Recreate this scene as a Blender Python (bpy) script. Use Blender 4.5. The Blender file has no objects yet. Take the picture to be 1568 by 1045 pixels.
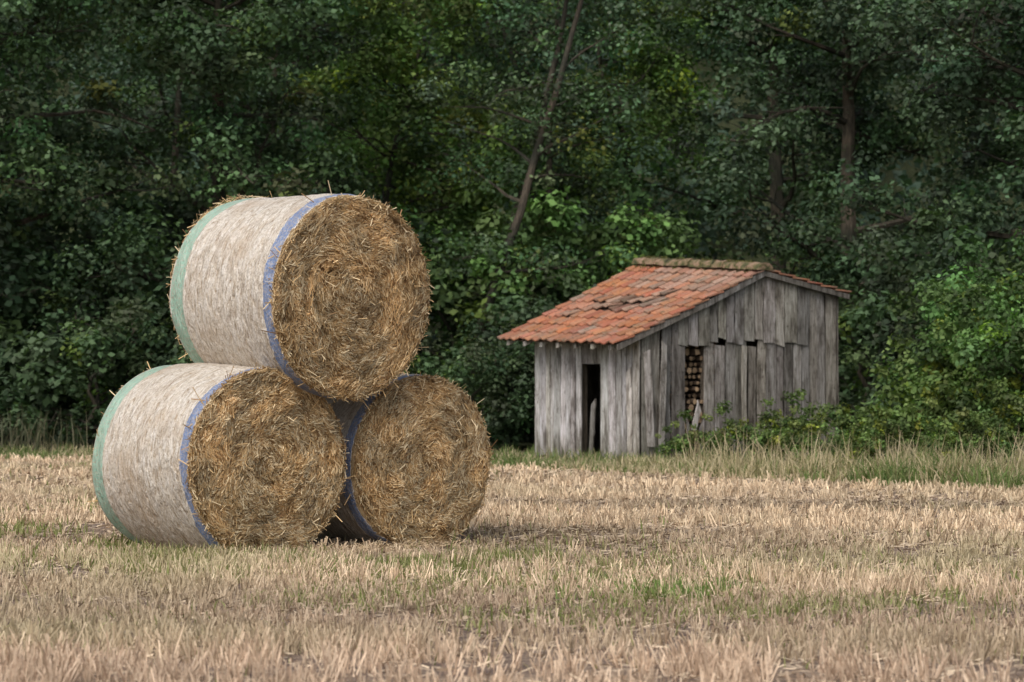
import bpy, math, numpy as np
from mathutils import Vector, Matrix
rng=np.random.default_rng(7)
sc=bpy.context.scene
# ---------------------------------------------------------------- helpers
def link(o,parent=None):
    sc.collection.objects.link(o)
    if parent: o.parent=parent
    return o
def mesh_np(name,V,F,mats,C=None,MI=None,smooth=False,extra=None):
    me=bpy.data.meshes.new(name)
    V=np.asarray(V,dtype=np.float32)
    if not isinstance(F,list): F=[F]
    tot=[np.full(len(f),f.shape[1],dtype=np.int32) for f in F if len(f)]
    idx=np.concatenate([f.reshape(-1) for f in F if len(f)]).astype(np.int32)
    tot=np.concatenate(tot)
    start=np.concatenate([[0],np.cumsum(tot)[:-1]]).astype(np.int32)
    me.vertices.add(len(V)); me.vertices.foreach_set("co",V.reshape(-1))
    me.loops.add(len(idx)); me.loops.foreach_set("vertex_index",idx)
    me.polygons.add(len(tot)); me.polygons.foreach_set("loop_start",start)
    me.polygons.foreach_set("loop_total",tot)
    if MI is not None: me.polygons.foreach_set("material_index",np.asarray(MI,dtype=np.int32))
    me.polygons.foreach_set("use_smooth",np.full(len(tot),smooth))
    for m in mats: me.materials.append(m)
    me.update(calc_edges=True); me.validate()
    if C is not None:
        a=me.color_attributes.new("Col",'FLOAT_COLOR','POINT')
        c4=np.ones((len(V),4),dtype=np.float32); c4[:,:3]=C
        a.data.foreach_set("color",c4.reshape(-1))
    if extra is not None:
        a=me.attributes.new("bco",'FLOAT_VECTOR','POINT')
        a.data.foreach_set("vector",np.asarray(extra,dtype=np.float32).reshape(-1))
    return me
def hashf(i,j,k,s):
    n=(i*374761393+j*668265263+k*2147483647+s*974634777)&0xffffffff
    n=((n^(n>>13))*1274126177)&0xffffffff
    n=(n^(n>>16))&0xffffffff
    return n/4294967295.0
def vnoise(P,s=0):
    P=np.asarray(P,dtype=np.float64)
    I=np.floor(P).astype(np.int64); f=P-I; f=f*f*(3-2*f)
    r=0
    for a in (0,1):
        for b in (0,1):
            for c in (0,1):
                w=(f[:,0] if a else 1-f[:,0])*(f[:,1] if b else 1-f[:,1])*(f[:,2] if c else 1-f[:,2])
                r=r+w*hashf(I[:,0]+a,I[:,1]+b,I[:,2]+c,s)
    return r
def unit(v): return v/np.maximum(np.linalg.norm(v,axis=1,keepdims=True),1e-9)
class Acc:
    def __init__(s): s.V=[];s.F={3:[],4:[]};s.C=[];s.M={3:[],4:[]};s.n=0
    def add(s,V,F,C,mi=0):
        V=np.asarray(V,float);F=np.asarray(F)
        C=np.asarray(C,float)
        if C.ndim==1: C=np.tile(C,(len(V),1))
        s.V.append(V);s.C.append(C);s.F[F.shape[1]].append(F+s.n);s.M[F.shape[1]].append(np.full(len(F),mi));s.n+=len(V)
    def mesh(s,name,mats,smooth=False):
        F=[];M=[]
        for k in (3,4):
            if s.F[k]: F.append(np.concatenate(s.F[k]));M.append(np.concatenate(s.M[k]))
        return mesh_np(name,np.concatenate(s.V),F,mats,np.concatenate(s.C),np.concatenate(M),smooth)
def ribbons(acc,P,D,W,C,mi=0,tip=1.0):
    n=len(P)
    V=np.stack([P-W,P+W,P+D+W*tip,P+D-W*tip],1).reshape(-1,3)
    F=np.arange(4*n).reshape(n,4)
    acc.add(V,F,np.repeat(C,4,0),mi)
def tube(acc,pts,rad,n,col,mi=0):
    pts=np.asarray(pts,float);m=len(pts)
    V=[]
    for i in range(m):
        d=pts[min(i+1,m-1)]-pts[max(i-1,0)];d/=np.linalg.norm(d)+1e-9
        a=np.cross(d,[0.3,0.9,0.1] if abs(d[2])>.7 else [0,0,1]);a/=np.linalg.norm(a)+1e-9
        b=np.cross(d,a)
        t=np.arange(n)*2*math.pi/n
        V.append(pts[i]+rad[i]*(np.outer(np.cos(t),a)+np.outer(np.sin(t),b)))
    V=np.concatenate(V)
    F=[[i*n+j,i*n+(j+1)%n,(i+1)*n+(j+1)%n,(i+1)*n+j] for i in range(m-1) for j in range(n)]
    acc.add(V,F,col,mi)
def box(acc,o,x,y,z,col,mi=0):
    o,x,y,z=[np.asarray(q,float) for q in (o,x,y,z)]
    V=[o,o+x,o+x+y,o+y,o+z,o+x+z,o+x+y+z,o+y+z]
    F=[[0,3,2,1],[4,5,6,7],[0,1,5,4],[1,2,6,5],[2,3,7,6],[3,0,4,7]]
    acc.add(V,F,col,mi)
# ---------------------------------------------------------------- materials
def newmat(name):
    m=bpy.data.materials.new(name);m.use_nodes=True
    nt=m.node_tree
    return m,nt,nt.nodes['Principled BSDF'],nt.nodes['Material Output']
def N(nt,t,**k):
    n=nt.nodes.new(t)
    for a,b in k.items(): setattr(n,a,b)
    return n
def noise(nt,scale,detail=4,vec=None,rough=.55,dist=0):
    n=N(nt,'ShaderNodeTexNoise');n.inputs['Scale'].default_value=scale;n.inputs['Detail'].default_value=detail
    n.inputs['Roughness'].default_value=rough;n.inputs['Distortion'].default_value=dist
    if vec is not None: nt.links.new(vec,n.inputs['Vector'])
    return n.outputs['Fac']
def mapping(nt,vec,scale):
    m=N(nt,'ShaderNodeMapping');m.inputs['Scale'].default_value=scale;nt.links.new(vec,m.inputs['Vector']);return m.outputs[0]
def ramp(nt,fac,stops):
    r=N(nt,'ShaderNodeValToRGB');nt.links.new(fac,r.inputs[0]);e=r.color_ramp.elements
    while len(e)<len(stops): e.new(.5)
    for q,(p,c) in zip(e,stops): q.position=p;q.color=(*c,1) if len(c)==3 else c
    return r.outputs[0]
def mix(nt,a,b,fac,mode='MIX'):
    m=N(nt,'ShaderNodeMix',data_type='RGBA',blend_type=mode)
    for s,v in ((0,fac),(6,a),(7,b)):
        if hasattr(v,'is_output'): nt.links.new(v,m.inputs[s])
        else: m.inputs[s].default_value=v if s==0 else (*v,1)
    return m.outputs[2]
def mth(nt,op,a,b=0,c=0):
    m=N(nt,'ShaderNodeMath',operation=op)
    for i,v in enumerate((a,b,c)):
        if hasattr(v,'is_output'): nt.links.new(v,m.inputs[i])
        else: m.inputs[i].default_value=v
    return m.outputs[0]
def bump(nt,h,bs,strength,dist):
    b=N(nt,'ShaderNodeBump');b.inputs['Strength'].default_value=strength;b.inputs['Distance'].default_value=dist
    nt.links.new(h,b.inputs['Height']);nt.links.new(b.outputs[0],bs.inputs['Normal'])
def col(nt): return N(nt,'ShaderNodeAttribute',attribute_name='Col').outputs['Color']
def objc(nt): return N(nt,'ShaderNodeTexCoord').outputs['Object']

def leaf_mat(name,tr=.3,rough=.5,spec=.3):
    m,nt,bs,out=newmat(name)
    c=col(nt);nt.links.new(c,bs.inputs['Base Color']);bs.inputs['Roughness'].default_value=rough
    bs.inputs['Specular IOR Level'].default_value=spec
    t=N(nt,'ShaderNodeBsdfTranslucent');c2=mix(nt,c,(1.0,1.2,.55),1.0,'MULTIPLY');nt.links.new(c2,t.inputs[0])
    mx=N(nt,'ShaderNodeMixShader');mx.inputs[0].default_value=tr
    nt.links.new(bs.outputs[0],mx.inputs[1]);nt.links.new(t.outputs[0],mx.inputs[2]);nt.links.new(mx.outputs[0],out.inputs[0])
    return m
M_leaf=leaf_mat("leaf",.28,.6,.25)
M_grass=leaf_mat("grass_blade",.25,.6)
m,nt,bs,_=newmat("straw_stalk");nt.links.new(col(nt),bs.inputs['Base Color']);bs.inputs['Roughness'].default_value=.6;bs.inputs['Specular IOR Level'].default_value=.3;M_straw=m
m,nt,bs,_=newmat("bark");o=objc(nt);f=noise(nt,9,5,mapping(nt,o,(3,3,.6)));f0=noise(nt,1.3,3,o)
c=mix(nt,ramp(nt,f,[(.3,(.35,.35,.35)),(.7,(1.4,1.4,1.4))]),col(nt),1,'MULTIPLY')
c=mix(nt,c,ramp(nt,f0,[(.35,(.5,.6,.45)),(.65,(1.5,1.35,1.15))]),1,'MULTIPLY')
nt.links.new(c,bs.inputs['Base Color']);bs.inputs['Roughness'].default_value=.9;bump(nt,f,bs,.8,.03);M_bark=m
m,nt,bs,_=newmat("weathered_wood");o=objc(nt)
g=noise(nt,20,6,mapping(nt,o,(3.0,3.0,.16)),.7,.5)
g2=noise(nt,5,5,mapping(nt,o,(1.6,1.6,.35)),.65)
g3=noise(nt,16,4,mapping(nt,o,(1,1,.5)),.7)
c=mix(nt,ramp(nt,g,[(.3,(.16,.14,.12)),(.44,(.62,.6,.57)),(.58,(1.05,1.05,1.05)),(.75,(1.35,1.35,1.35))]),col(nt),1,'MULTIPLY')
c=mix(nt,c,ramp(nt,g2,[(.36,(.34,.31,.28)),(.5,(.88,.86,.83)),(.66,(1.15,1.15,1.15))]),1,'MULTIPLY')
c=mix(nt,c,ramp(nt,g3,[(.3,(.35,.33,.3)),(.44,(1,1,1))]),1,'MULTIPLY')
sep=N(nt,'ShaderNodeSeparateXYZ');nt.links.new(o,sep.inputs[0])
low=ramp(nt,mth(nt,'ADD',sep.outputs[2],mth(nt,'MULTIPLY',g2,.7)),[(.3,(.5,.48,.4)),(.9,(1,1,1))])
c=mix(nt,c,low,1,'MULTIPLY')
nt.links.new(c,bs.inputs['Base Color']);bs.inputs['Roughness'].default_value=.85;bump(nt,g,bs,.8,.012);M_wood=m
m,nt,bs,_=newmat("clay_tile");o=objc(nt)
f1=noise(nt,2.6,6,o,.7);f2=noise(nt,30,4,o,.7);f3=noise(nt,7,4,o,.65)
c=mix(nt,col(nt),(.24,.195,.15),ramp(nt,f1,[(.5,(0,0,0)),(.65,(.7,.7,.7))]))
c=mix(nt,c,(.11,.1,.055),ramp(nt,f3,[(.56,(0,0,0)),(.68,(.75,.75,.75))]))
c=mix(nt,c,ramp(nt,f2,[(.3,(.55,.52,.5)),(.5,(1,1,1)),(.75,(1.2,1.15,1.1))]),1,'MULTIPLY')
nt.links.new(c,bs.inputs['Base Color']);bs.inputs['Roughness'].default_value=.85;bump(nt,f2,bs,.5,.01);M_tile=m
m,nt,bs,_=newmat("mossy_clay");o=objc(nt)
f1=noise(nt,7,5,o,.7);c=ramp(nt,f1,[(.35,(.04,.038,.02)),(.46,(.1,.1,.035)),(.53,(.22,.15,.09)),(.68,(.34,.23,.16))])
nt.links.new(c,bs.inputs['Base Color']);bs.inputs['Roughness'].default_value=.95;bump(nt,f1,bs,1,.05);M_moss=m
m,nt,bs,_=newmat("roof_underlay");bs.inputs['Base Color'].default_value=(.1,.065,.045,1);bs.inputs['Roughness'].default_value=1;M_dark=m
L_BALE=1.35
m,nt,bs,_=newmat("net_wrap");o=objc(nt)
b=N(nt,'ShaderNodeAttribute',attribute_name='bco').outputs['Vector']
sp=N(nt,'ShaderNodeSeparateXYZ');nt.links.new(b,sp.inputs[0])
z=sp.outputs[1]
w=noise(nt,1,4,mapping(nt,o,(9,9,40)),.6,1.6)
w2=noise(nt,1,3,mapping(nt,o,(60,60,60)),.7)
w3=noise(nt,1,2,mapping(nt,o,(7,7,17)),.5,.8)
big=noise(nt,2.2,4,o)
base=ramp(nt,w,[(.3,(.40,.31,.215)),(.44,(.62,.545,.45)),(.6,(.76,.71,.645))])
base=mix(nt,base,ramp(nt,w3,[(.35,(.78,.74,.70)),(.5,(1,1,1))]),1,'MULTIPLY')
base=mix(nt,base,ramp(nt,w2,[(.3,(.6,.54,.48)),(.5,(1,1,1)),(.75,(1.08,1.08,1.08))]),1,'MULTIPLY')
base=mix(nt,base,(.44,.31,.19),ramp(nt,big,[(.48,(0,0,0)),(.72,(.55,.55,.55))]))
zz=mth(nt,'ADD',z,mth(nt,'MULTIPLY',mth(nt,'SUBTRACT',w,.5),.05))
def band(a,b_,k):
    r=mth(nt,'MULTIPLY',mth(nt,'GREATER_THAN',zz,a),mth(nt,'LESS_THAN',zz,b_))
    return mth(nt,'MULTIPLY',r,ramp(nt,w2,[(.36,(.3*k,)*3),(.56,(k,)*3)]))
base=mix(nt,base,(.14,.22,.42),band(.04,.145,.95))
base=mix(nt,base,(.24,.48,.37),band(L_BALE-.21,L_BALE-.04,.85))
base=mix(nt,base,(.36,.25,.13),mth(nt,'LESS_THAN',zz,.035))
nt.links.new(base,bs.inputs['Base Color']);bs.inputs['Roughness'].default_value=.65
hgt=mth(nt,'ADD',w,mth(nt,'MULTIPLY',w3,1.5));bump(nt,hgt,bs,.9,.025);M_net=m
m,nt,bs,_=newmat("packed_straw");o=objc(nt)
f=noise(nt,40,5,o,.7);f2=noise(nt,5,3,o)
c=ramp(nt,f,[(.3,(.12,.07,.03)),(.5,(.38,.24,.11)),(.7,(.58,.41,.21))])
c=mix(nt,c,ramp(nt,f2,[(.35,(.7,.65,.6)),(.65,(1.15,1.1,1))]),1,'MULTIPLY')
nt.links.new(c,bs.inputs['Base Color']);bs.inputs['Roughness'].default_value=.8;bump(nt,f,bs,1,.03);M_pack=m
m,nt,bs,_=newmat("field_soil_and_straw");o=objc(nt)
f=noise(nt,30,6,mapping(nt,o,(1,.6,1)),.75);f2=noise(nt,.9,4,mapping(nt,o,(.3,1,1)));f3=noise(nt,4,4,mapping(nt,o,(.5,1,1)))
c=ramp(nt,f,[(.3,(.16,.115,.09)),(.42,(.32,.235,.175)),(.55,(.5,.38,.275)),(.72,(.62,.49,.36))])
c=mix(nt,c,ramp(nt,f2,[(.35,(.72,.69,.73)),(.65,(1.08,1.05,1.0))]),1,'MULTIPLY')
c=mix(nt,c,ramp(nt,f3,[(.35,(.62,.59,.62)),(.6,(1.05,1.05,1.05))]),1,'MULTIPLY')
gr=ramp(nt,noise(nt,14,5,o,.7),[(.3,(.03,.035,.015)),(.7,(.1,.12,.045))])
c=mix(nt,c,gr,col(nt))
nt.links.new(c,bs.inputs['Base Color']);bs.inputs['Roughness'].default_value=.95;bump(nt,f,bs,1,.05);M_ground=m

# ---------------------------------------------------------------- ground
def Yb(X):
    X=np.asarray(X,float)
    return np.where(X<0,34.6-.39*np.clip(X,-14,0),34.6-1.2*np.clip(X,0,9.5))
def smooth(x,a,b):
    t=np.clip((x-a)/(b-a),0,1);return t*t*(3-2*t)
def gz(X,Y):
    X=np.asarray(X,float);Y=np.asarray(Y,float)
    h=smooth(Y,58,110)*24
    h=h+.3*smooth(X-4.5,0,5)*smooth(Y-Yb(X),0,4)
    return h
xs=np.concatenate([np.linspace(-400,-45,12),np.arange(-40,40.1,.5),np.linspace(45,400,12)])
ys=np.concatenate([np.linspace(-400,-10,10),np.arange(-5,60,.5),np.arange(60,120,3),np.linspace(125,500,10)])
GX,GY=np.meshgrid(xs,ys);P=np.stack([GX.ravel(),GY.ravel(),GX.ravel()*0],1)
P[:,2]=gz(P[:,0],P[:,1])+.03*(vnoise(P*[.6,.6,1],3)-.5)*(P[:,1]>4)
nx=len(xs);ii=np.arange(len(ys)-1)[:,None]*nx+np.arange(nx-1)[None,:];ii=ii.ravel()
F=np.stack([ii,ii+1,ii+nx+1,ii+nx],1)
zone=smooth(P[:,1]-Yb(P[:,0])+1.0*(vnoise(P*.8,5)-.5),-.4,.6)
link(bpy.data.objects.new("ground",mesh_np("ground",P,F,[M_ground],np.repeat(zone[:,None],3,1),smooth=True)))
# ---------------------------------------------------------------- stubble
def scatter(n,y0,y1,m=3):
    X=[];Y=[]
    while sum(map(len,X))<n:
        y=rng.uniform(y0,y1,n);x=rng.uniform(-1,1,n)*(.235*y1+m)
        k=np.abs(x)<.235*y+m
        X.append(x[k]);Y.append(y[k])
    return np.concatenate(X)[:n],np.concatenate(Y)[:n]
acc=Acc()
def bandf(x,y):
    q=x*.17+y*.985
    b=.45*vnoise(np.stack([x*.10,q*.75,x*0],1),21)+.55*vnoise(np.stack([x*.25,q*2.2,x*0],1),22)
    wheel=np.exp(-(((q-25.2)/.28)**2))+np.exp(-(((q-27.4)/.28)**2))+.8*np.exp(-(((q-20.4)/.2)**2))
    return np.clip((b-.5)*1.35+.5-.3*wheel,0,1)
def greenp(x,y):
    g=smooth(vnoise(np.stack([x*.45,y*.6,x*0],1),61),.5,.8)
    return np.clip(g*(.35+.65*np.exp(-((y-17)/5)**2))*(.6+.8*smooth(-x,0,3)),0,1)
def stubble(ntuft,per,y0,y1,wid):
    x,y=scatter(ntuft,y0,y1)
    q=x*.17+y*.985
    y=y+(np.round(q/.15)*.15+rng.normal(0,.03,ntuft)-q)
    pn=.5*vnoise(np.stack([x*1.2,y*1.2,x*0],1),11)+.5*vnoise(np.stack([x*4,y*4,x*0],1),12)
    k=(y<Yb(x)+.2)&(rng.random(ntuft)<.06+1.35*smooth(pn,.28,.78))
    x=x[k];y=y[k];hn=rng.uniform(.5,1.15,len(x));tl=rng.normal(0,.2,(len(x),2))
    tb=rng.uniform(.78,1.15,len(x))
    x=np.repeat(x,per);y=np.repeat(y,per);hn=np.repeat(hn,per);tl=np.repeat(tl,per,0);tb=np.repeat(tb,per);n=len(x)
    bn=bandf(x,y)
    h=rng.uniform(.06,.14,n)*(.5+.8*bn)*hn
    P=np.stack([x+rng.normal(0,.016,n),y+rng.normal(0,.016,n),np.zeros(n)-.005],1)
    D=np.stack([rng.normal(0,.25,n)+tl[:,0],rng.normal(0,.25,n)+tl[:,1],np.ones(n)],1)*h[:,None]
    a=rng.uniform(-.8,.8,n)
    W=np.stack([np.cos(a),np.sin(a),a*0],1)*(wid*rng.uniform(.6,1.3,n))[:,None]
    t=rng.random(n)[:,None]
    C=np.array([.40,.28,.18])*(1-t)+np.array([.80,.64,.44])*t
    C=C*(.55+.8*bn)[:,None]*tb[:,None]
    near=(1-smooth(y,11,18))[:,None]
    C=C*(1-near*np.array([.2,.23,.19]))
    gp=(greenp(x,y)*.5)[:,None];C=C*(1-gp)+gp*np.array([.34,.35,.17])
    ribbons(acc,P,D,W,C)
stubble(24000,6,9,18,.0028)
stubble(22000,5,18,27,.0045)
stubble(19000,4,27,39,.007)
n=90000;x,y=scatter(n,9,36);k=y<Yb(x);x=x[k];y=y[k];n=len(x)
a=rng.normal(0.0,1.1,n);l=rng.uniform(.03,.12,n)
D=np.stack([np.cos(a)*l,np.sin(a)*l,rng.normal(0,.015,n)],1)
W=np.stack([-np.sin(a),np.cos(a),rng.normal(0,.6,n)],1)*(.0012+.00018*y)[:,None]
bn=bandf(x,y)
t=rng.random(n)[:,None];C=(np.array([.3,.22,.15])*(1-t)+np.array([.68,.54,.38])*t)*(.6+.65*bn)[:,None]
ribbons(acc,np.stack([x,y,rng.uniform(.012,.035,n)],1),D,W,C)
link(bpy.data.objects.new("stubble",acc.mesh("stubble",[M_straw])))
acc=Acc()
def blade_at(x,y,h0,h1,cols,wid,lean):
    n=len(x)
    h=rng.uniform(h0,h1,n)
    P=np.stack([x,y,gz(x,y)-.01],1)
    a=rng.uniform(0,2*math.pi,n);ln=rng.normal(0,lean,n)
    d=np.stack([np.cos(a)*ln,np.sin(a)*ln,np.ones(n)],1)
    D1=d*h[:,None]*.6
    d2=d*1;d2[:,:2]*=2.6;d2=unit(d2);D2=d2*(h*.45)[:,None]
    b=rng.uniform(-.9,.9,n)
    W=np.stack([np.cos(b),np.sin(b),b*0],1)*(wid*rng.uniform(.6,1.4,n))[:,None]
    cols=np.array(cols);C=cols[rng.integers(0,len(cols),n)]*rng.uniform(.7,1.25,(n,1))
    ribbons(acc,P,D1,W,C,0,.85);ribbons(acc,P+D1,D2,W*.85,C,0,.15)
def blades(cx,cy,rx,ry,n,h0,h1,cols,wid=.005,lean=.35,clump=0):
    x=rng.normal(cx,rx,n);y=rng.normal(cy,ry,n)
    if clump:
        pn=vnoise(np.stack([x*clump,y*clump,x*0],1),41);k=rng.random(n)<smooth(pn,.35,.8);x=x[k];y=y[k]
    blade_at(x,y,h0,h1,cols,wid,lean)
G=[(.2,.23,.07),(.25,.27,.1),(.3,.29,.13)];DRY=[(.5,.41,.26),(.58,.48,.31),(.36,.31,.17)]
blades(-2.2,17.0,1.6,.45,6500,.05,.15,G+DRY,clump=1.2)
blades(-5.0,21,1.7,1.8,26000,.05,.16,G,.006,clump=.7)
blades(-.6,16.6,1.0,.6,3500,.05,.14,G,clump=1.5)
blades(.95,14.9,.28,.35,900,.04,.12,[(.15,.25,.06),(.2,.28,.08)],clump=1.5)
blades(2.2,13.4,1.0,.9,3500,.04,.11,G+DRY,clump=1.5)
blades(-.5,15.2,2.8,1.4,12000,.04,.12,G+DRY[:1],clump=1.0)
blades(3.0,18,2.5,3,4500,.04,.12,G+DRY,clump=1.2)
blades(-9,33,4,2,8000,.05,.15,G+DRY[:1],.009,clump=.5)
link(bpy.data.objects.new("field_weeds",acc.mesh("field_weeds",[M_grass])))
acc=Acc()
n=56000;x=rng.uniform(-14,13,n);off=rng.gamma(2.0,.9,n)-.4;y=Yb(x)+off
k=~((x-2.01)*.855+(y-37)*.52>0.05)|~((x-2.01)*-.52+(y-37)*.855>0.05);x=x[k];y=y[k];off=off[k]
tallk=smooth(x,1.5,5.5)
cn=vnoise(np.stack([x*1.5,y*1.5,x*0],1),9)
keep=rng.random(len(x))<.25+1.1*cn;x=x[keep];y=y[keep];cn=cn[keep];tallk=tallk[keep];off=off[keep]
hm=(.08+.15*tallk+.05*smooth(off,.5,3))*(.45+1.2*cn)
dn=vnoise(np.stack([x*.9,y*.9,x*0],1),10)
u=rng.random(len(x));dryk=(u<.15+.65*smooth(dn,.3,.75))
for q0,q1 in ((0,.12),(.12,.2),(.2,.3),(.3,1)):
    for msk,cl in ((dryk,DRY),(~dryk,[(.11,.17,.045),(.16,.22,.065),(.23,.25,.1)])):
        kk=msk&(hm>=q0)&(hm<q1)
        if kk.sum():
            hh=min(q1,.4);blade_at(x[kk],y[kk],hh*.45,hh*1.35,cl,.008,.45)
n=700;x=rng.uniform(2.5,10,n);y=Yb(x)+rng.uniform(.1,3,n);blade_at(x,y,.35,.7,DRY,.006,.3)
n=350;x=rng.normal(-9.2,1.0,n);y=Yb(x)+rng.uniform(1,3,n);blade_at(x,y,.3,.9,[(.07,.08,.04),(.13,.12,.07)],.008,.25)
link(bpy.data.objects.new("verge_grass",acc.mesh("verge_grass",[M_grass])))

# ---------------------------------------------------------------- bales
def make_bale(seed,face,R,yaw,pitch,roll):
    r=np.random.default_rng(seed)
    L=L_BALE;nt_=160;prof=[]
    for q in np.linspace(0,.93,14): prof.append((q*R,-L+.02,1))
    for a in np.linspace(-.5*math.pi,0,5)[1:]: prof.append((R-.05+.05*math.cos(a),-L+.05+.05*math.sin(a),0))
    for zz in np.linspace(-L+.09,-.07,50): 
        prof.append((R+.012*math.sin(math.pi*(zz+L)/L),zz,0))
    for a in np.linspace(0,.5*math.pi,6)[1:]: prof.append((R-.06+.06*math.cos(a),-.06+.06*math.sin(a),0 if a<.8 else 1))
    for q in np.linspace(.9,0.0,30): prof.append((q*R,.0+.03*(1-q*q),1))
    prof=np.array(prof);npf=len(prof)
    th=np.arange(nt_)*2*math.pi/nt_
    rr=prof[:,0][:,None]*np.ones(nt_);zz=prof[:,1][:,None]*np.ones(nt_);TT=np.ones(npf)[:,None]*th
    X=rr*np.cos(TT);Y=rr*np.sin(TT)
    Pn=np.stack([X.ravel(),Y.ravel(),zz.ravel()],1)
    lf=(vnoise(Pn*[1.6,1.6,1.0]+seed*7,seed)-.5)*.07
    hf=(vnoise(Pn*[5,5,18]+seed,seed+1)-.5)*.022
    fac=prof[:,2][:,None]*np.ones(nt_);fac=fac.ravel();rrr=rr.ravel()
    rad=unit(np.stack([X.ravel(),Y.ravel(),X.ravel()*0],1)+1e-9)
    V=Pn+rad*((lf+hf)*np.clip(rrr/R,0,1)*1.0)[:,None]
    def swf(rho,t,P3): return (vnoise(np.stack([rho*18,np.cos(t)*1.3+rho*3,np.sin(t)*1.3],1),seed+3)-.5)*.045+(vnoise(P3*8,seed+4)-.5)*.07+(vnoise(P3*19,seed+5)-.5)*.025
    V[:,2]+=fac*swf(rrr,TT.ravel(),Pn*[1,1,0])*(Pn[:,2]>-L/2)
    ii=(np.arange(npf-1)[:,None]*nt_+np.arange(nt_)[None,:]).ravel()
    jj=(np.arange(npf-1)[:,None]*nt_+((np.arange(nt_)+1)%nt_)[None,:]).ravel()
    F=np.stack([ii,jj,jj+nt_,ii+nt_],1)
    mi=(prof[:,2]>0)[:-1][:,None]*np.ones(nt_);mi=mi.ravel().astype(int)
    bco=np.stack([TT.ravel()/6.283,-zz.ravel(),rrr/R],1)
    body=mesh_np("bale_body",V,F,[M_net,M_pack],MI=mi,smooth=True,extra=bco)
    root=bpy.data.objects.new("round_straw_bale",None);root.empty_display_size=.3
    sc.collection.objects.link(root)
    link(bpy.data.objects.new("wrapped_body",body),root)
    a2=Acc()
    def colr(n,dark):
        t=r.random((n,1))
        C=np.where(t<.16,np.array([[.28,.17,.08]]),np.where(t<.66,np.array([[.58,.40,.20]]),np.array([[.80,.65,.41]])))
        return C*r.uniform(.82,1.18,(n,1))*dark[:,None]
    n=16000
    rho=np.sqrt(r.random(n))*(R-.015);t=r.random(n)*2*math.pi
    px=rho*np.cos(t);py=rho*np.sin(t);P3=np.stack([px,py,rho*0],1)
    rn=vnoise(np.stack([rho*15,np.cos(t)*1.5+rho*3,np.sin(t)*1.5],1),seed+8)
    pn=vnoise(P3*5+9,seed+9);fn=vnoise(P3*13+9,seed+19)
    da=r.normal(0,.45,n)+math.pi/2+(vnoise(P3*8+4,seed+12)-.5)*2.0
    l=r.uniform(.02,.09,n)*np.clip(rho/R+.4,0,1)
    d=np.stack([np.cos(t+da),np.sin(t+da),r.normal(0.0,.08,n)],1)*l[:,None]
    zb=.03*(1-(rho/R)**2)-.06*smooth(rho,R-.06,R)+swf(rho,t,P3)
    p=np.stack([px,py,zb+r.uniform(.0,.015,n)],1)-d/2
    w=np.stack([-np.sin(t+da),np.cos(t+da),r.normal(0,.3,n)],1)*r.uniform(.0016,.004,n)[:,None]
    edge=1-.18*smooth(rho/R,.75,1)  # edge shading put into the straw colour towards the rim
    cc=colr(n,(.42+.4*rn+.45*pn+.3*fn)*edge)
    cc[(pn>.55)]*=np.array([1.04,.97,.88])
    ribbons(a2,p,d,w,cc)
    n=380;rho=np.sqrt(r.random(n))*(R-.02);t=r.random(n)*6.283
    d=unit(np.stack([r.normal(0,1,n),r.normal(0,1,n),r.uniform(.1,.6,n)],1))*r.uniform(.04,.11,n)[:,None]
    p=np.stack([rho*np.cos(t),rho*np.sin(t),.0+rho*0+.015],1);w=unit(np.cross(d,r.normal(0,1,(n,3))))*.0028
    ribbons(a2,p,d,w,colr(n,np.ones(n)*1.1))
    for n,zc in ((3000,-.015),(1000,-L+.03)):
        t=r.random(n)*6.283
        rad=np.stack([np.cos(t),np.sin(t),t*0],1);tan=np.stack([-np.sin(t),np.cos(t),t*0],1)
        d=rad*r.normal(.02,.2,(n,1))+tan*r.normal(0,1,(n,1))+np.array([0,0,1.])*r.normal(.15*(1 if zc>-.5 else -1),.3,(n,1))
        d=unit(d)*r.uniform(.03,.10,n)[:,None]
        p=rad*(R-.016+r.uniform(-.03,.012,(n,1)))+np.array([0,0,1.])*(zc+r.normal(0,.014,(n,1)))
        w=unit(np.cross(d,r.normal(0,1,(n,3))))*r.uniform(.0018,.004,n)[:,None]
        ribbons(a2,p-d*.3,d,w,colr(n,np.ones(n)*.9))
    n=34;t=r.random(n)*6.283
    rad=np.stack([np.cos(t),np.sin(t),t*0],1)
    d=unit(rad+r.normal(0,.6,(n,3)))*r.uniform(.07,.17,n)[:,None]
    zc=np.where(r.random(n)<.7,r.uniform(-.1,.0,n),-L+.05)
    w=unit(np.cross(d,r.normal(0,1,(n,3))))*.004
    ribbons(a2,rad*(R-.02)+np.array([0,0,1.])*zc[:,None],d,w,colr(n,np.ones(n)*1.2))
    link(bpy.data.objects.new("loose_straw",a2.mesh("loose_straw",[M_straw])),root)
    ax=Vector((math.sin(yaw)*math.cos(pitch),-math.cos(yaw)*math.cos(pitch),-math.sin(pitch)))
    q=ax.to_track_quat('Z','Y')
    root.matrix_world=Matrix.Translation(face)@q.to_matrix().to_4x4()@Matrix.Rotation(roll,4,'Z')
    return root
make_bale(3,(-1.85,17.95,.70),.735,math.radians(42),0,0.4)
make_bale(5,(-.71,19.02,.675),.705,math.radians(41),0,2.1)
make_bale(9,(-1.225,18.22,1.975),.79,math.radians(44),math.radians(3.5),4.2)
acc=Acc();n=1800
cx=-2.3+1.9*rng.random(n);cy=17.75+(cx+1.9)*.84+rng.normal(0,.22,n)
a=rng.uniform(0,6.283,n);l=rng.uniform(.04,.11,n)
D=np.stack([np.cos(a)*l,np.sin(a)*l,np.abs(rng.normal(0,.02,n))],1)
W=unit(np.cross(D,rng.normal(0,1,(n,3))))*.003
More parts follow.
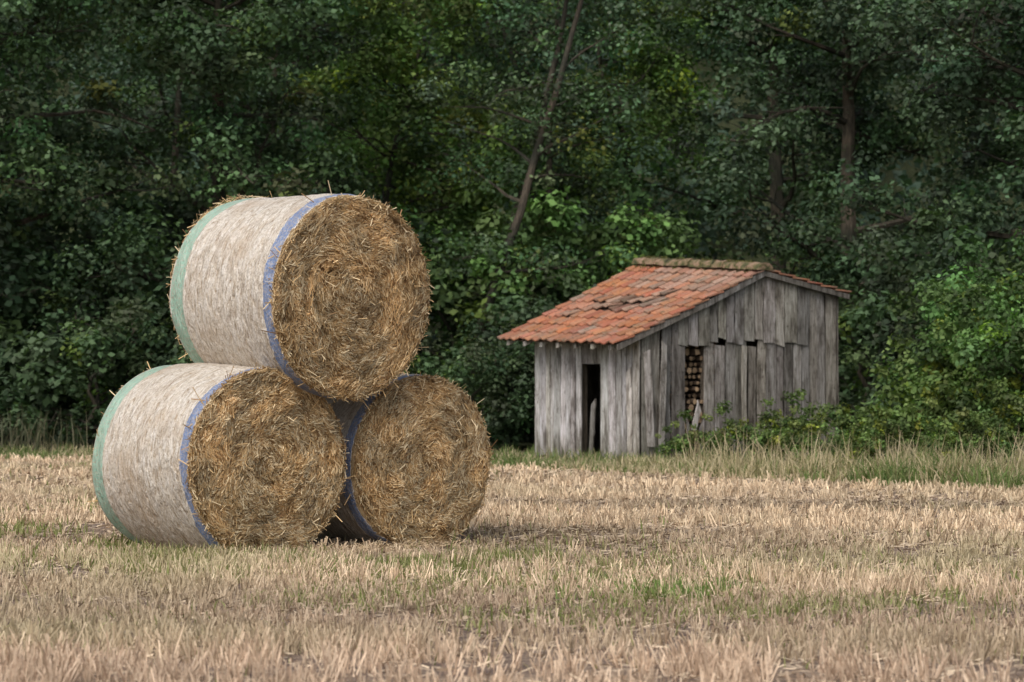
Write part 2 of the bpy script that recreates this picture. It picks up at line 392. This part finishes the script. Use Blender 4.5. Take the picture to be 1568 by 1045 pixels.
t=rng.random((n,1));ribbons(acc,np.stack([cx,cy,rng.uniform(.0,.04,n)],1),D,W,np.array([.3,.21,.12])*(1-t)+np.array([.65,.5,.32])*t)
link(bpy.data.objects.new("scattered_straw",acc.mesh("scattered_straw",[M_straw])))

# ---------------------------------------------------------------- barn
barn=bpy.data.objects.new("wooden_barn",None);sc.collection.objects.link(barn)
barn.location=(2.01,37.0,0);barn.rotation_euler=(0,0,math.atan2(.52,.855))
W_,D_=3.98,3.1
XR=2.38
def zl(x,y):
    ze=1.865+.034*y;zr=3.08+.07*y;zq=2.72+.06*y
    if x<=XR: return ze+(zr-ze)*(x+.49)/(XR+.49)-.02*math.sin(math.pi*(x+.49)/2.87)
    return zr+(zq-zr)*(x-XR)/(4.12-XR)
def greyc(b=1.0,v=.2):
    g=b*rng.uniform(1-v,1+v);return np.array([.40*g*rng.uniform(.97,1.03),.38*g,.365*g*rng.uniform(.93,1.05)])
def board(acc,p0,p1,wv,nv,topz0,topz1,botz,th=.022,c=None,lean=0.0,rag=.0):
    if c is None:c=greyc()
    o=np.array([p0[0],p0[1],botz]);wv=np.array([*wv,0.]);nv=np.array([*nv,0.])*th
    nseg=7;V=[]
    j=rng.normal(0,.005,(nseg+1,4));bow=rng.normal(0,.006)
    r0,r1=rng.uniform(-rag,rag,2)
    for i in range(nseg+1):
        t=i/nseg
        for k,(s,q) in enumerate(((0,0),(1,0),(1,1),(0,1))):
            tz=topz0 if s==0 else topz1
            z=botz+(tz-botz)*t
            if i==0: z+=(r0 if s==0 else r1)
            pp=o+wv*s+nv*q+np.array([0,0,z-botz])
            L=np.linalg.norm(wv)
            pp=pp+wv/L*(j[i,0 if s==0 else 1]+lean*(z-botz))+nv/th*(bow*math.sin(math.pi*t))
            V.append(pp)
    F=[]
    for i in range(nseg):
        b=i*4
        for k in range(4): F.append([b+k,b+(k+1)%4,b+4+(k+1)%4,b+4+k])
    F.append([0,3,2,1]);e=nseg*4;F.append([e,e+1,e+2,e+3])
    acc.add(V,F,c)
acc=Acc()
xsb=[.02];
while xsb[-1]<.86-.1: xsb.append(min(.86,xsb[-1]+rng.uniform(.12,.22)))
xsb[-1]=.86;xsb.append(1.25)
while xsb[-1]<W_-.28: xsb.append(xsb[-1]+rng.uniform(.14,.25))
xsb.append(W_)
for x,xn in zip(xsb[:-1],xsb[1:]):
    w=xn-x;g=rng.uniform(.012,.038);xm=x+w/2
    if .9<xm<1.2: continue
    top0=zl(x,0)-.07;top1=zl(x+w,0)-.07
    if .95<x<3.0 and rng.random()<.8:
        tt=1.93+rng.uniform(-.08,.08);top0,top1=tt,tt+rng.uniform(-.02,.02)
    board(acc,(x,rng.uniform(-.012,.004)),None,(w-g,0),(0,-1),top0,top1,-.03+rng.uniform(0,.1),lean=rng.normal(0,.006),c=greyc(.80,.36),rag=.03)  # darker boards: gable turned from the light, shade put into the colour
x=.72
while x<3.3:
    w=rng.uniform(.15,.26);g=rng.uniform(.01,.03)
    t0,t1=zl(x,0)-.06,zl(x+w,0)-.06
    bz=1.9+rng.uniform(-.07,.07)
    board(acc,(x,-.03),None,(w-g,0),(0,-1),t0,t1,bz,c=greyc(.85,.32),lean=rng.normal(0,.006),rag=.03)
    x+=w
board(acc,(.865,-.03),None,(.06,0),(0,-1),.7,.56,-.02,c=greyc(.8),lean=.02)
board(acc,(1.12,-.034),None,(.11,0),(0,-1),.5,.7,.0,c=greyc(.9),lean=-.03)
board(acc,(.94,-.06),None,(.10,0),(0,-1),.98,.8,.5,c=greyc(1.3),lean=.28)
board(acc,(.10,-.06),None,(.13,0),(0,-1),1.72,1.78,.25,c=greyc(1.35,.05),lean=-.05)
board(acc,(.30,-.07),None,(.10,0),(0,-1),1.92,1.84,.0,c=greyc(1.2,.05),lean=.035)
board(acc,(1.95,-.06),None,(.09,0),(0,-1),1.86,1.84,.02,c=greyc(1.0,.05),lean=.0)
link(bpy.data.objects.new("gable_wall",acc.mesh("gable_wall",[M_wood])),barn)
acc=Acc()
ysb=[0.]
while ysb[-1]<1.08-.1: ysb.append(min(1.08,ysb[-1]+rng.uniform(.12,.2)))
ysb[-1]=1.08;ysb+= [1.38,1.68]
while ysb[-1]<D_-.22: ysb.append(ysb[-1]+rng.uniform(.12,.2))
ysb.append(D_)
for y,yn in zip(ysb[:-1],ysb[1:]):
    w=yn-y;g=rng.uniform(.008,.026);ym=y+w/2
    top=zl(-.02,y)-.06
    if 1.08<ym<1.68:
        board(acc,(0,y),None,(0,w-g),(-1,0),top,top,1.56,c=greyc(1.0))
    else:
        board(acc,(rng.uniform(-.01,.004),y),None,(0,w-g),(-1,0),top,top,-.03+rng.uniform(0,.08),c=greyc(1.65,.2)*np.array([.97,.99,1.05]),lean=rng.normal(0,.006),rag=.03)  # boards paler than the gable: wall's lit side put into the colour
board(acc,(-.05,.12),None,(0,.12),(-1,0),1.5,1.42,.1,c=greyc(1.6),lean=.03)
board(acc,(.12,1.52),None,(0,.11),(-1,0),1.0,.9,.0,c=greyc(.7),lean=-.1)
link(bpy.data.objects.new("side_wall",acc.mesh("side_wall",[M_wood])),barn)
acc=Acc();x=0
while x<W_-.02:
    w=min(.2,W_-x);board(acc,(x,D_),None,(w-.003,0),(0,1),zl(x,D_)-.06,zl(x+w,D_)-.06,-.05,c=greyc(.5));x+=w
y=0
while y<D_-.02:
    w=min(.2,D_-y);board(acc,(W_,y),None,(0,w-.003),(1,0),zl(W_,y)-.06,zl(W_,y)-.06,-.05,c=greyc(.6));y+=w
link(bpy.data.objects.new("rear_walls",acc.mesh("rear_walls",[M_wood])),barn)
acc=Acc();cf=np.array([.14,.115,.09])
for (px,py) in ((.06,.06),(W_-.16,.06),(.06,D_-.16),(W_-.16,D_-.16),(1.28,.05),(2.6,.05),(.05,1.74),(.05,.92)):
    box(acc,(px,py,-.05),(.1,0,0),(0,.1,0),(0,0,zl(px,py)-.1+.0),cf)
box(acc,(1.4,.03,1.0),(W_-1.5,0,0),(0,.07,0),(0,0,.08),cf)
box(acc,(.03,.04,1.62),(0,D_-.1,0),(.08,0,0),(0,0,.1),cf)
def beam(p,q,w,h,c,mi=0):
    p=np.array(p,float);q=np.array(q,float)
    box(acc,p,q-p,np.array([0,w,0]),np.array([0,0,h]),c,mi)
yb=-.125
beam((-.50,yb,zl(-.5,0)-.10),(XR*.5,yb,zl(XR*.5,0)-.10),.03,.10,greyc(.6))
beam((XR*.5+.01,yb-.004,zl(XR*.5,0)-.105),(XR,yb-.004,zl(XR,0)-.095),.03,.10,greyc(.7))
beam((XR+.003,yb,zl(XR,0)-.095),(4.14,yb,zl(4.12,0)-.085),.03,.085,greyc(.5))
for yy in np.linspace(.12,3.2,7):
    p=np.array([-.46,yy,zl(-.44,yy)-.115]);q=np.array([XR,yy,zl(XR,yy)-.1])
    box(acc,p,q-p,(0,.08,0),(0,0,.075),greyc(1.3))
    p=q+np.array([.002,0,0]);q=np.array([4.08,yy,zl(4.08,yy)-.1]);box(acc,p,q-p,(0,.07,0),(0,0,.075),greyc(.7))
link(bpy.data.objects.new("timber_frame",acc.mesh("timber_frame",[M_wood])),barn)
acc=Acc()
y0,y1=-.09,3.42
def rp(x,y,dz): return np.array([x,y,zl(x,y)+dz])
for xa,xb in ((-.46,.95),(.952,XR),(XR+.002,4.1)):
    V=[rp(xa,y0,-.03),rp(xb,y0,-.03),rp(xb,y1,-.03),rp(xa,y1,-.03)]
    V+= [v+np.array([0,0,.02]) for v in V]
    acc.add(V,[[0,3,2,1],[4,5,6,7],[0,1,5,4],[1,2,6,5],[2,3,7,6],[3,0,4,7]],(.05,.04,.035))
link(bpy.data.objects.new("roof_deck",acc.mesh("roof_deck",[M_dark])),barn)
acc=Acc()
def tiles(xa,xb,rows,dirn):
    ya,yb_=-.14,3.47;nc=16;tw=(yb_-ya)/nc
    for r_ in range(rows):
        rowj=rng.normal(0,.01)
        for c_ in range(nc):
            t0=r_/rows;t1=(r_+1.18)/rows;t1=min(t1,1.0)
            yy=ya+c_*tw
            x0=xa+(xb-xa)*t0;x1=xa+(xb-xa)*t1
            x0+=(rng.normal(0,.014)+rowj)*dirn;ang=rng.normal(0,.008)
            lift0=.042+abs(rng.normal(0,.008));lift1=.014
            cf_=c_/nc
            debris=dirn>0 and (abs(t0-.5+.3*(cf_-.4))<.11 and .25<cf_<.8)
            if debris:
                lift0+=rng.uniform(0,.035);ang+=rng.normal(0,.08);x0+=rng.normal(0,.03)
            red=np.array([.42,.145,.07])*rng.uniform(.68,1.2)*np.array([1,rng.uniform(.92,1.2),rng.uniform(.85,1.25)])
            gry=np.array([.36,.25,.19])*rng.uniform(.75,1.2)
            up=dirn>0 and t0>.6 and cf_<.72
            k=rng.uniform(.35,.95) if up else (rng.uniform(0,.3) if not debris else rng.uniform(.2,.9))
            if rng.random()<.06: k=.9
            if dirn<0:k=rng.uniform(.1,.4)
            c=red*(1-k)+gry*k
            if debris and rng.random()<.25: c=c*.5
            nu=6;V=[]
            for (xx,lf) in ((x0,lift0),(x1,lift1)):
                for u in range(nu+1):
                    s=u/nu;yv=yy+s*tw*1.04+ang*(xx-x0)*2
                    prof=.014*math.cos(s*2*math.pi)
                    zc=zl(min(max(xx,-.55),4.2),yy+tw/2)+lf+prof+(.008*s)
                    V.append((xx,yv,zc))
            base=len(V)
            for u in range(nu+1):
                v=V[u];V.append((v[0]+.002*dirn,v[1],v[2]-.02))
            F=[]
            for u in range(nu):
                F.append([u,u+1,nu+2+u,nu+1+u]);F.append([u,base+u,base+u+1,u+1])
            vb=V[nu+1];V.append((vb[0],vb[1]-.001,vb[2]-.03));F.append([0,nu+1,len(V)-1,base])
            acc.add(V,F,c)
tiles(-.53,XR-.03,10,1)
tiles(4.16,XR+.03,6,-1)
link(bpy.data.objects.new("roof_tiles",acc.mesh("roof_tiles",[M_tile])),barn)
acc=Acc();nseg=11
for s in range(nseg):
    ya=-.15+s*3.64/nseg;yb2=ya+3.64/nseg+.03
    za=zl(XR,ya)+.01+rng.uniform(-.015,.015);zb=zl(XR,yb2)+.01+rng.uniform(-.01,.012);V=[];n=9;m_=5
    for i in range(m_):
        yy=ya+(yb2-ya)*i/(m_-1);zz=za+(zb-za)*i/(m_-1)
        for j in range(n):
            a=math.pi*j/(n-1);rr=.12+.015*(1-i/(m_-1))+.03*(vnoise(np.array([[yy*9,a*3,1.]]),4)[0]-.5)
            V.append((XR+rr*1.2*math.cos(a),yy,zz+rr*.95*math.sin(a)))
    F=[[i*n+j,i*n+j+1,(i+1)*n+j+1,(i+1)*n+j] for i in range(m_-1) for j in range(n-1)]
    acc.add(V,F,(.2,.2,.2))
    V2=[V[j] for j in range(n)]+[(XR,ya,za)]
    acc.add(V2,[[j,n,j+1] for j in range(n-1)],(.2,.2,.2))
link(bpy.data.objects.new("ridge_tiles",acc.mesh("ridge_tiles",[M_moss],True)),barn)
acc=Acc();n=2600
mx=XR+rng.normal(0,.09,n);my=rng.uniform(-.1,3.4,n)
k=vnoise(np.stack([my*4,mx*0,mx*0],1),3)>.52;mx=mx[k];my=my[k];n=len(mx)
mz=np.array([zl(a,b) for a,b in zip(mx,my)])+.115*np.clip(1-((mx-XR)/.14)**2,0.1,1)
D=np.stack([rng.normal(0,.02,n),rng.normal(0,.02,n),rng.uniform(.01,.05,n)],1)
ribbons(acc,np.stack([mx,my,mz],1),D,unit(rng.normal(0,1,(n,3)))*.012,np.array([.13,.13,.04])*rng.uniform(.3,1.5,(n,1)))
link(bpy.data.objects.new("moss",acc.mesh("moss",[M_grass])),barn)
acc=Acc();zz=.05
while zz<2.0:
    xx=.62+rng.uniform(0,.06)
    while xx<1.6:
        rr=rng.uniform(.03,.065)
        nn=int(rng.integers(4,8));y_=rng.uniform(.06,.22);t=np.arange(nn)*2*math.pi/nn+rng.random()
        rj=rr*rng.uniform(.65,1.1,nn)
        V=[(xx+rj[i]*math.cos(t[i]),y_,zz+rj[i]*math.sin(t[i])) for i in range(nn)]+[(xx+rj[i]*math.cos(t[i]),y_+.35,zz+rj[i]*math.sin(t[i])) for i in range(nn)]
        b=rng.uniform(.3,1.2)
        acc.add(V+[(xx,y_-.003,zz)],[[i,(i+1)%nn,nn+(i+1)%nn,nn+i] for i in range(nn)],np.array([.12,.085,.06])*b)
        acc.add(V[:nn]+[(xx,y_-.004,zz)],[[i,nn,(i+1)%nn] for i in range(nn)],np.array([.42,.29,.18])*b)
        xx+=rr*2+.012
    zz+=.1
link(bpy.data.objects.new("firewood_stack",acc.mesh("firewood_stack",[M_straw])),barn)

# ---------------------------------------------------------------- trees
def leaves(acc,cen,rad,nl,size,cc,flat=.6,r=rng,mi=1):
    m=len(cen);ci=np.repeat(np.arange(m),nl);n=len(ci)
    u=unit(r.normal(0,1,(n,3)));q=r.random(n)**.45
    off=u*q[:,None]*rad[ci][:,None];off[:,2]*=flat
    P=cen[ci]+off
    nrm=unit(u*.7+np.array([0,0,.8])+r.normal(0,.5,(n,3)))
    ax=unit(np.cross(nrm,r.normal(0,1,(n,3)))+.0);ax=unit(ax+np.array([0,0,-.25]))
    sd=unit(np.cross(nrm,ax))
    s=size*r.uniform(.6,1.35,n)
    A=ax*s[:,None];B=sd*(s*.34)[:,None]
    V=np.stack([P-A*.5,P-A*.02+B,P+A*.5,P-A*.02-B],1).reshape(-1,3)
    F=np.arange(4*n).reshape(n,4)
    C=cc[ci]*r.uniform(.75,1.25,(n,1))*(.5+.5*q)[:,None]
    acc.add(V,F,np.repeat(C,4,0),mi)
def tree_mesh(name,seed,H,tr,cb,cR,nl_limb,nclump,nleaf,size,base,yel=.05,lean=(0,0),multi=1,fl=.6,crad=(.4,.8)):
    r=np.random.default_rng(seed);acc=Acc();bark=np.array([.055,.048,.04]);cent=[]
    for tn in range(multi):
        ln=np.array([lean[0]+r.normal(0,.05)*(multi>1)*3,lean[1]])
        k=12;zs=np.linspace(-.2,H*.93,k);off=np.array([tn*.35,tn*.2]) if multi>1 else np.zeros(2)
        wob=np.cumsum(r.normal(0,.13,(k,2)),0)*.9
        pts=np.stack([off[0]+ln[0]*zs+wob[:,0],off[1]+ln[1]*zs+wob[:,1],zs],1)
        rad=tr*(1-.9*np.linspace(0,1,k))*np.where(np.arange(k)==0,1.25,1)
        tube(acc,pts,rad,8,bark*r.uniform(.7,1.3))
        for li in range(nl_limb//multi):
            h=r.uniform(cb*.75,H*.9);f=(h+.2)/(H*.93+.2)*(k-1);i0=min(int(f),k-2);p=pts[i0]+(pts[i0+1]-pts[i0])*(f-i0)
            a=r.uniform(0,6.283);fr=(h-cb)/(H-cb+1e-6)
            L=cR*(1.0-.55*max(fr,0)**1.5)*r.uniform(.65,1.08)
            up=r.uniform(.1,.6);m=6;lp=[p]
            d=np.array([math.cos(a),math.sin(a),up]);d/=np.linalg.norm(d)
            for s in range(m-1):
                d=d+np.array([r.normal(0,.18),r.normal(0,.18),r.normal(-.03,.12)]);d/=np.linalg.norm(d)
                lp.append(lp[-1]+d*L/(m-1))
            r0=tr*.36*(1-.6*max(fr,0))
            tube(acc,lp,r0*(1-.88*np.linspace(0,1,m)),5,bark*r.uniform(.7,1.2))
            for s in range(2,m):
                cent.append(lp[s]+r.normal(0,.25,3))
                for _ in range(2):
                    dd=r.normal(0,1,3);dd[2]=abs(dd[2])*.3;dd/=np.linalg.norm(dd)
                    e=lp[s]+dd*r.uniform(.4,.95)*cR*.33;cent.append(e)
                    tube(acc,[lp[s],(lp[s]+e)/2+r.normal(0,.05,3),e],[r0*.25,r0*.15,r0*.05],4,bark*.8)
    cent=np.array(cent)
    idx=r.integers(0,len(cent),nclump)
    c=cent[idx]+r.normal(0,cR*.09,(nclump,3))
    c=c[(c[:,2]>max(.25,cb*.7))]
    rad=r.uniform(crad[0],crad[1],len(c))
    cc=np.array(base)*(.5+1.25*r.random((len(c),1))**1.4)*(1+r.normal(0,.08,(len(c),3)))
    y=r.random(len(c))<yel;cc[y]=cc[y]*np.array([1.8,1.5,.8])
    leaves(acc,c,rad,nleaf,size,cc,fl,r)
    return acc.mesh(name,[M_bark,M_leaf])
g1=(.105,.172,.082);g2=(.078,.125,.068);g3=(.14,.225,.062);g4=(.095,.155,.09)
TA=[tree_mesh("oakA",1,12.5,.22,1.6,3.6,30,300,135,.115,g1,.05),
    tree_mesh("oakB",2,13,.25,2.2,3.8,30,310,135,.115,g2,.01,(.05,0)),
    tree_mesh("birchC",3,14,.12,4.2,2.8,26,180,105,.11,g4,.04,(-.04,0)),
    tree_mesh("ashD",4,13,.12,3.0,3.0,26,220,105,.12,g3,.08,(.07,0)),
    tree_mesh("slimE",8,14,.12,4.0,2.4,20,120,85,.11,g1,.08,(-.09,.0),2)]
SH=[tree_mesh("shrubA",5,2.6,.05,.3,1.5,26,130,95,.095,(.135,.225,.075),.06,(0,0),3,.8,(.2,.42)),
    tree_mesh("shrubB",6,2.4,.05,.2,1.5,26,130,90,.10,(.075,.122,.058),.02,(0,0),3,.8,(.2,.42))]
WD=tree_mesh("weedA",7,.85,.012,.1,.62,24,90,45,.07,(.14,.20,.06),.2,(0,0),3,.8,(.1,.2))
def put(name,me,x,y,s=1,rot=None,sz=None):
    o=bpy.data.objects.new(name,me);sc.collection.objects.link(o)
    o.location=(x,y,float(gz(x,y)));o.scale=(s,s,sz or s);o.rotation_euler=(0,0,rng.uniform(0,6.283) if rot is None else rot)
for n_,i,x,y,s in [("oak_tree",0,-9.6,43.5,1.0),("oak_tree",1,-13.8,44,1.05),("oak_tree",0,-5.6,46,1.05),("ash_tree",3,-3.2,50,1.0),
    ("slender_tree",4,-1.2,46.5,1.0),("birch_tree",2,.9,50,1.0),("slender_tree",4,2.4,54,1.1),("ash_tree",3,3.6,56,1.1),
    ("oak_tree",1,9.6,42.3,1.0),("oak_tree",1,12.4,38.5,1.0),("oak_tree",1,6.9,48.0,1.0),("oak_tree",0,12.0,48,1.15),("oak_tree",0,-18,44,1.1),
    ("birch_tree",2,-7.6,52,1.1),("oak_tree",1,-12.5,53,1.15),("ash_tree",3,-.8,58,1.2),("oak_tree",0,6.5,59,1.25),
    ("oak_tree",1,14,56,1.2),("oak_tree",1,-6.5,60,1.25)]:
    put(n_,TA[i],x,y,s)
for x,y,s,k in [(6.75,36.2,.95,0),(7.6,34.6,.95,0),(8.6,35.6,1.2,0),(9.4,34.0,1.1,0),(9.1,37.4,1.4,1),(7.9,38.8,1.2,1),(10.8,33,1.2,0),(11,36,1.5,1),(8.9,32.2,.6,0),(8.3,33.2,.75,0),
    (-12.2,42.2,1.1,1),(-10.3,41.6,.95,1),(-8.2,42,1.2,1),(-6.2,42.4,1.0,1),(-4.6,42.8,1.1,1),(-2.6,43.2,1.0,1),(-1.0,43,.9,1),(.3,44,1.0,1),(1.9,45,1.2,1),(-14.5,42,1.3,1),
    (-9.2,44,1.8,1),(-12,45,1.9,1),(-5,45.5,1.7,1),(-2,47,1.7,1),(.3,49,1.7,0),(3.2,49,1.6,0),(6,46,1.5,1),(-7,48,2,1)]:
    put("shrub",SH[k],x,y,s)
for x,y,s in [(3.5,34.6,.7),(4.2,33.9,.75),(5.0,33.0,.7),(5.9,32.0,.65),(4.9,34.9,.9),(6.6,31.3,.6),(5.9,34.4,1.1),(7.6,30.2,.55),(6.9,33.2,1.2),(8.2,31.2,.8),(3.0,35.4,.5),(4.2,35.7,.8),(6.0,35.5,1.5),(7.2,32.2,.9)]:
    put("bramble",WD,x,y,s)
acc=Acc();n=1300
x=rng.uniform(-42,42,n);y=rng.uniform(62,90,n);z=gz(x,y)+rng.uniform(.5,9,n)
cc=np.array([.085,.14,.095])*rng.uniform(.5,1.4,(n,1))  # bluish green: distance haze is put into the leaf colour
leaves(acc,np.stack([x,y,z],1),rng.uniform(1.0,2.2,n),60,.38,cc,.7,rng,0)
link(bpy.data.objects.new("distant_forest",acc.mesh("distant_forest",[M_leaf])))

# ---------------------------------------------------------------- light, world, camera
S=Vector((-.47,-.88,0)).normalized();el=math.radians(48)
S=Vector((S.x*math.cos(el),S.y*math.cos(el),math.sin(el)))
sun=bpy.data.lights.new("sun",'SUN');sun.energy=1.5;sun.angle=math.radians(30);sun.color=(1,.96,.9)
so=bpy.data.objects.new("sun",sun);sc.collection.objects.link(so);so.rotation_euler=S.to_track_quat('Z','Y').to_euler();so.location=(-10,-10,20)
w=bpy.data.worlds.new("World");sc.world=w;w.use_nodes=True;nt=w.node_tree
bg=nt.nodes['Background'];bg.inputs['Strength'].default_value=.15
sk=nt.nodes.new('ShaderNodeTexSky');sk.sky_type='NISHITA';sk.sun_disc=False;sk.sun_elevation=el;sk.sun_rotation=math.atan2(S.x,S.y)
sk.dust_density=4;sk.air_density=1.0
hs=nt.nodes.new('ShaderNodeHueSaturation');hs.inputs['Saturation'].default_value=.5
nt.links.new(sk.outputs[0],hs.inputs['Color']);nt.links.new(hs.outputs[0],bg.inputs[0])
cam=bpy.data.cameras.new("camera");co=bpy.data.objects.new("camera",cam);sc.collection.objects.link(co)
cam.sensor_width=36;cam.lens=3600/1568*36;cam.clip_end=2000
co.location=(0,0,1.375);co.rotation_euler=(math.radians(90)+math.atan(52.5/3600),0,0)
cam.dof.use_dof=True;cam.dof.focus_distance=18.6;cam.dof.aperture_fstop=3.5
sc.camera=co
sc.view_settings.view_transform='Standard';sc.view_settings.look='None';sc.view_settings.exposure=0
